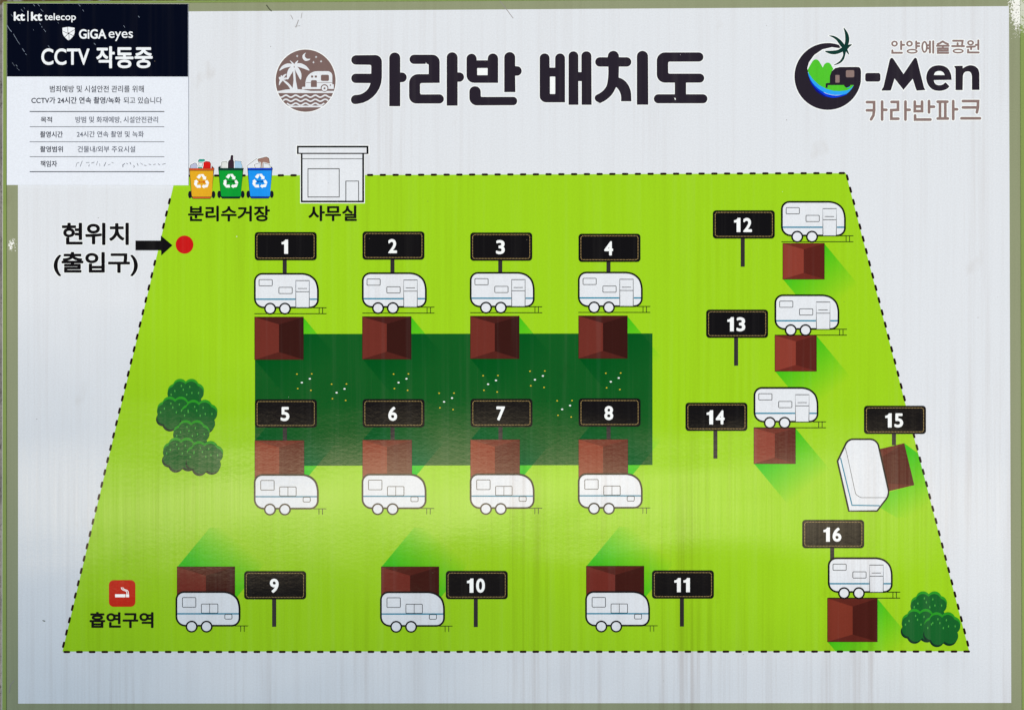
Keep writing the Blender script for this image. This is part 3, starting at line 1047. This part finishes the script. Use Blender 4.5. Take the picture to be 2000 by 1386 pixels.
cv.append((E(box(486, 348, 557, 403, 12)), TAUPE))
cv.append((E(box(355, 416, 396, 420)), TAUPE))
cv.append((E(box(452, 416, 586, 420)), TAUPE))
cv.append((E(arc(570, 440, 6, 6, n=12)), TAUPE))
cv.append((E(arc(518, 466, 34, 34, n=30)), TAUPE))
cv.append((E(arc(518, 468, 26, 26, n=30)), WH))
cv.append((E(arc(518, 468, 9, 9, n=14)), TAUPE))
sub("small_caravan", cv, em, 5.5)
for y0, wd in ((529, 13), (565, 13), (600, 13)):
    hw = 262 * math.sqrt(max(0, 1 - ((y0 + 10 - 400) / 272.0) ** 2))
    xs = [350 - hw + i * (2 * hw) / 60 for i in range(61)]
    sub("wave", [(E(stroke([(x, y0 + 9 - 9 * math.cos((x - 132) / 87.0 * 2 * math.pi + math.pi)) for x in xs], wd, 'flat')), WH)], em, 4.2)
sub("wave", [(E([(190, 622), (514, 622), (492, 636), (212, 636)]), WH)], em, 4.2)

# ------------------------------------------------------------------ park logo, top right
K = lambda pts: T(pts, 1540, 40, 5.0)
big = arc(384, 549, 326, 326, 68, 352, 90)
ring_c = big + [(708, 500), (702, 472), (690, 459), (670, 456), (500, 457), (455, 468), (420, 500), (404, 545), (402, 612), (372, 613), (362, 622),
                (362, 660), (381, 660), (383, 634), (540, 633), (550, 650), (572, 661), (596, 652), (605, 633), (637, 633), (600, 690), (520, 738),
                (440, 745), (360, 715), (290, 660), (232, 590), (196, 520), (183, 470), (200, 410), (250, 340), (330, 285), (425, 263), (510, 276)]
lg = build("park_logo_print", [(outset(K(ring_c), 2.0), HALO), (K(ring_c), TITLE)], board, 3, (1615, 150))
sub("water", [(K([(189, 520), (215, 612), (270, 695), (345, 745), (440, 757), (380, 738), (300, 670), (230, 590)]), ink("logo_navy_ink", 16, 22, 140)),
              (K(smooth([(189, 525), (240, 620), (310, 685), (380, 720), (470, 735), (575, 718), (520, 742), (440, 757), (370, 742), (300, 695), (230, 620)])), ink("logo_blue_ink", 2, 62, 226)),
              (K(smooth([(188, 505), (228, 560), (285, 615), (352, 655), (430, 680), (520, 678), (630, 636), (590, 700), (540, 725), (440, 730), (350, 705), (270, 650), (215, 580)])), ink("logo_cyan_ink", 48, 168, 252))], lg, 4)
sub("hills", [(K([(186, 485), (208, 445), (235, 400), (250, 386), (268, 382), (286, 388), (300, 402), (334, 462), (350, 430), (366, 417), (385, 413),
                  (402, 419), (414, 434), (438, 478), (420, 500), (404, 545), (402, 612), (372, 613), (362, 622), (362, 660), (381, 660), (383, 634),
                  (540, 633), (550, 650), (572, 661), (596, 652), (605, 633), (637, 633), (610, 665), (570, 685), (500, 693), (440, 690), (370, 672),
                  (300, 635), (240, 580), (200, 525)]), ink("logo_green_ink", 84, 200, 52))], lg, 5)
sub("window", [(K(box(453, 531, 502, 613, 8)), mat("logo_window_edge", (56, 48, 60))), (K(box(457, 535, 498, 609, 6)), TAUPE2)], lg, 5)
sub("window", [(K(box(555, 484, 646, 561, 16)), mat("logo_window_edge", (56, 48, 60))), (K(box(560, 488, 641, 557, 13)), TAUPE2)], lg, 5)
palm = [[(538, 73), (575, 118), (592, 170), (589, 220), (570, 255), (547, 250), (553, 195), (550, 130)],
        [(394, 151), (440, 153), (492, 180), (540, 230), (545, 270), (515, 262), (470, 200), (432, 170)],
        [(552, 252), (588, 238), (620, 237), (594, 262), (566, 290)],
        [(355, 302), (420, 298), (480, 290), (520, 268), (550, 282), (522, 312), (460, 333), (400, 328)],
        [(526, 292), (532, 340), (500, 398), (438, 440), (500, 422), (540, 382), (558, 320), (562, 290)],
        [(552, 290), (572, 320), (593, 338), (582, 305), (566, 270)],
        [(520, 262), (545, 235), (572, 250), (572, 285), (545, 300), (522, 290)]]
PG = ink("logo_palm_ink", 16, 58, 54)
sub("palm_tree", [(outset(K(smooth(p)), 1.4), HALO) for p in palm[:6]] + [(K(smooth(p)), PG) for p in palm], lg, 5)
men = [([(908, 680), (926, 652), (988, 385), (998, 370), (1012, 368), (1024, 378), (1122, 526), (1222, 378), (1234, 367), (1246, 369), (1254, 382), (1322, 655), (1336, 682),
         (1252, 688), (1243, 670), (1212, 572), (1122, 680), (1035, 570), (1003, 672), (995, 687), (910, 688)], []),
       (smooth([(1590, 583), (1588, 584), (1420, 583), (1418, 585), (1426, 612), (1446, 630), (1472, 635), (1503, 629), (1530, 609), (1536, 610), (1567, 642), (1566, 652),
                (1545, 671), (1510, 685), (1468, 690), (1412, 679), (1368, 640), (1346, 585), (1347, 535), (1366, 487), (1405, 453), (1455, 441), (1510, 446),
                (1556, 473), (1583, 520), (1591, 565)], 4), [smooth([(1419, 535), (1430, 511), (1450, 499), (1470, 496), (1492, 499), (1512, 512), (1523, 534), (1521, 536), (1421, 536)], 4)]),
       (rp([(1615, 447, 3), (1700, 445, 2), (1701, 470, 0), (1742, 445, 20), (1785, 438, 20), (1838, 455, 30), (1863, 500, 30), (1864, 681, 3), (1790, 681, 3), (1790, 545, 10),
            (1780, 506, 22), (1750, 498, 20), (1712, 508, 20), (1702, 545, 10), (1700, 683, 3), (1630, 683, 3), (1630, 475, 4)]), []),
       (rp([(748, 515, 22), (897, 515, 22), (897, 600, 22), (748, 600, 22)]), [])]
sub("logo_lettering", [(outset(K(p), 2.0), HALO) for p, h in men] + [(K(p), TITLE, [K(x) for x in h]) for p, h in men], lg, 6, None, "charcoal lettering -Men")
st = []
for l in ([(765, 800), (835, 800), (835, 880), (828, 930), (805, 968)], [(765, 880), (822, 880)], [(913, 795), (913, 970)], [(920, 875), (955, 875)],
          [(1005, 798), (1068, 798), (1068, 875), (1003, 878), (1003, 962), (1072, 962)], [(1141, 795), (1141, 970)], [(1148, 875), (1183, 875)],
          [(1232, 795), (1232, 888), (1303, 888), (1303, 795)], [(1240, 842), (1295, 842)], [(1371, 790), (1371, 900)], [(1378, 845), (1420, 845)],
          [(1235, 930), (1235, 970), (1385, 970)], [(1455, 796), (1550, 796)], [(1478, 800), (1478, 955)], [(1530, 800), (1530, 955)], [(1455, 960), (1555, 960)],
          [(1607, 790), (1607, 965)], [(1614, 870), (1645, 870)], [(1702, 790), (1850, 790), (1848, 850), (1838, 900)], [(1702, 852), (1840, 852)], [(1687, 958), (1868, 958)]):
    st.append(K(stroke(l, 27)))
sub("logo_lettering", [(outset(p, 1.7), HALO) for p in st] + [(p, TAUPE2) for p in st], lg, 6, None, "taupe lettering 카라반파크")
st = []
for l in ([(1099, 209), (1099, 284)], [(1104, 242), (1128, 242)], [(1013, 296), (1013, 319), (1106, 319)], [(1246, 209), (1246, 275)], [(1251, 226), (1275, 226)],
          [(1251, 254), (1275, 254)], [(1349, 246), (1372, 246)], [(1349, 275), (1372, 275)], [(1380, 209), (1380, 316)], [(1412, 207), (1412, 318)],
          [(1504, 208), (1480, 224), (1456, 234)], [(1508, 210), (1530, 224), (1556, 234)], [(1448, 251), (1562, 251)], [(1505, 256), (1505, 272)],
          [(1456, 276), (1554, 276), (1554, 297), (1458, 297), (1458, 320), (1558, 320)], [(1606, 202), (1699, 202), (1694, 238)], [(1650, 226), (1650, 250)],
          [(1597, 254), (1712, 254)], [(1742, 262), (1818, 258)], [(1782, 264), (1782, 284)], [(1828, 242), (1846, 242)], [(1852, 199), (1852, 284)],
          [(1752, 290), (1752, 316), (1855, 316)]):
    st.append((K(stroke(l, 19.5)), []))
for cx, cy, rx, ry in ((1034, 230, 32, 29), (1180, 230, 32, 29), (1206, 304, 54, 24), (1327, 262, 31, 58), (1655, 302, 54, 24), (1776, 222, 33, 26)):
    st.append((K(arc(cx, cy, rx, ry)), [K(arc(cx, cy, rx - 17, ry - (15 if ry < 40 else 17)))]))
sub("logo_lettering", [(outset(p, 1.6), HALO) for p, h in st] + [(p, TAUPE2, h) for p, h in st], lg, 6, None, "small taupe lettering 안양예술공원")

# ------------------------------------------------------------------ the security notice stuck over the corner
nt = root("security_camera_notice", "white CCTV notice with dark navy header stuck on the corner of the map board", "notice")
NZ = 0.0040
prism("notice_sheet", [(14.6, 7.6), (368.4, 8.8), (369, 362.4), (14.6, 361.8)], 0.0022, NZ, NPAPER, nt)
NL = 41
build("notice_header", [([(14.9, 7.9), (368.1, 9.1), (368.2, 150.8), (14.9, 150.6)], NAVY)], nt, NL)
ZH = (15, 10, 6.667)


def hb(x0, y0, x1, y1):
    (a, b_), (c, d) = T([(x0, y0), (x1, y1)], *ZH)
    return a, b_, c, d


text("header_lettering", [("kt",) + hb(88, 97, 234, 214) + (0.04,), ("kt",) + hb(312, 97, 459, 214) + (0.04,), ("telecop",) + hb(486, 115, 896, 234) + (0.012,)],
     nt, NL + 2, NWHITE, "kt | kt telecop")
build("header_lettering", [(box(*hb(266, 86, 279, 220)), NWHITE)], nt, NL + 2)
text("header_lettering", [("GiGA",) + hb(936, 322, 1292, 448) + (0.03,), ("eyes",) + hb(1322, 352, 1638, 476) + (0.008,)], nt, NL + 2, NWHITE, "GiGA eyes")
text("header_lettering", [("CCTV",) + hb(446, 572, 1074, 788) + (0.022,), ("작동중",) + hb(1160, 545, 1894, 830) + (0.024,)], nt, NL + 2, NWHITE, "large white CCTV 작동중")
H = lambda pts: T(pts, *ZH)
shd = [(H(rp([(721, 304, 4), (800, 292, 10), (880, 304, 4), (880, 395, 40), (802, 476, 26), (721, 395, 40)])), NWHITE)]
for l in ([(790, 290), (792, 372)], [(882, 326), (802, 374)], [(868, 410), (804, 378)], [(808, 478), (806, 380)], [(742, 432), (798, 382)], [(718, 344), (792, 378)]):
    shd.append((H(stroke(l, 5.5, 'flat')), NAVY))
shd.append((H(arc(800, 377, 11, 11, n=14)), NAVY))
build("shield_emblem", shd, nt, NL + 2)
ZN = 3.6475


def nb(x0, y0, x1, y1):
    return x0 / ZN, y0 / ZN, x1 / ZN, y1 / ZN


text("notice_lettering", [("범죄예방 및 시설안전 관리를 위해",) + nb(359, 613, 1028, 662) + (0.008,)], nt, NL, NINK)
text("notice_lettering", [("CCTV가 24시간 연속 촬영/녹화",) + nb(228, 694, 862, 742) + (0.016,), ("되고 있습니다",) + nb(884, 695, 1157, 742) + (0.008,)], nt, NL, NINK)
for s, bb, bo, mm in (("목적", (295, 835, 375, 876), 0.016, NINK), ("방범 및 화재예방, 시설안전관리", (542, 833, 1129, 880), 0.008, NINKL),
                      ("촬영시간", (290, 938, 452, 983), 0.016, NINK), ("24시간 연속 촬영 및 녹화", (551, 937, 1028, 981), 0.008, NINKL),
                      ("촬영범위", (290, 1044, 452, 1087), 0.016, NINK), ("건물내/외부 주요시설", (557, 1043, 967, 1088), 0.008, NINKL),
                      ("책임자", (293, 1147, 411, 1191), 0.016, NINK)):
    text("notice_lettering", [(s,) + nb(*bb) + (bo,)], nt, NL, mm)
for y, w in ((798, 6), (906, 4), (1013, 4), (1119, 4), (1225.5, 6)):
    build("rule_line", [(box(*nb(216, y - w / 2, 1174, y + w / 2)), NINK)], nt, NL)
hw = []
random.seed(3)
for l in ([(545, 1190), (552, 1165), (568, 1160)], [(575, 1188), (590, 1150)], [(618, 1162), (640, 1160)], [(640, 1176), (636, 1188)], [(655, 1165), (676, 1158)], [(690, 1180), (700, 1150)],
          [(712, 1168), (716, 1186)], [(745, 1186), (758, 1160)], [(775, 1178), (790, 1172)], [(800, 1160), (812, 1164)],
          [(880, 1192), (878, 1178), (892, 1168)], [(905, 1166), (914, 1172)], [(930, 1160), (936, 1172)], [(955, 1180), (962, 1188), (956, 1196)], [(980, 1166), (988, 1182)],
          [(1004, 1164), (1020, 1176)], [(1030, 1180), (1046, 1182)], [(1064, 1172), (1078, 1176)], [(1096, 1176), (1112, 1172)], [(1130, 1170), (1142, 1178)], [(1160, 1174), (1182, 1168)]):
    hw.append(([(x / ZN, y / ZN) for x, y in stroke(l, random.uniform(2.2, 4.5))], NINKL))
build("faded_handwriting", hw, nt, NL)
scr = []
for l, w in (([(0, 270), (30, 320), (60, 355)], 9), ([(85, 385), (110, 430), (150, 495)], 6), ([(150, 495), (168, 520)], 4), ([(200, 575), (228, 615)], 8), ([(240, 640), (256, 656)], 6),
             ([(345, 0), (362, 22)], 6), ([(402, 0), (425, 24)], 5), ([(440, 60), (470, 95)], 5), ([(185, 65), (210, 95)], 6), ([(425, 245), (436, 262)], 7), ([(450, 285), (458, 300)], 6),
             ([(478, 325), (505, 356)], 6), ([(932, 0), (952, 24)], 7), ([(985, 70), (1000, 92)], 5), ([(1708, 152), (1722, 170)], 8), ([(1515, 275), (1532, 298)], 6),
             ([(1134, 506), (1150, 522)], 9), ([(535, 535), (555, 562)], 6), ([(118, 785), (134, 806)], 6), ([(65, 755), (100, 800)], 3), ([(130, 825), (165, 860)], 3), ([(55, 130), (75, 158)], 5),
             ([(165, 240), (176, 252)], 4), ([(660, 232), (674, 248)], 4), ([(340, 322), (350, 340)], 3), ([(222, 40), (232, 60)], 4)):
    scr.append((H(stroke(l, w * 0.62, n=4)), SCR))
build("header_scratches", scr, nt, NL + 4)["kind"] = "stuff"

# scuffs on the frame and the sheet
SC1, SC2 = mat("scuff_dark", (84, 90, 74)), mat("scuff_pale", (150, 146, 150))
sf = [(stroke(l, w), m) for l, w, m in (
    ([(521, 11), (525, 17), (530, 22)], 2.2, SC1), ([(568, 30), (572, 38)], 0.9, SC2), ([(583, 40), (578, 54)], 1.3, SC2), ([(576, 52), (586, 51)], 0.8, SC2),
    ([(976, 2), (990, 20), (1002, 36)], 1.2, SC2), ([(590, 26), (588, 36)], 0.8, SC2), ([(18, 1352), (21, 1336), (28, 1328)], 1.2, SC2),
    ([(1644, 893), (1650, 893)], 0.9, SC2), ([(84, 1211), (88, 1212)], 1.6, SC1), ([(1318, 192.5), (1319, 194.5)], 2.2, HALO), ([(832, 124), (832.6, 126)], 1.6, HALO))]
build("scuff_marks", sf, board, 7)["kind"] = "stuff"
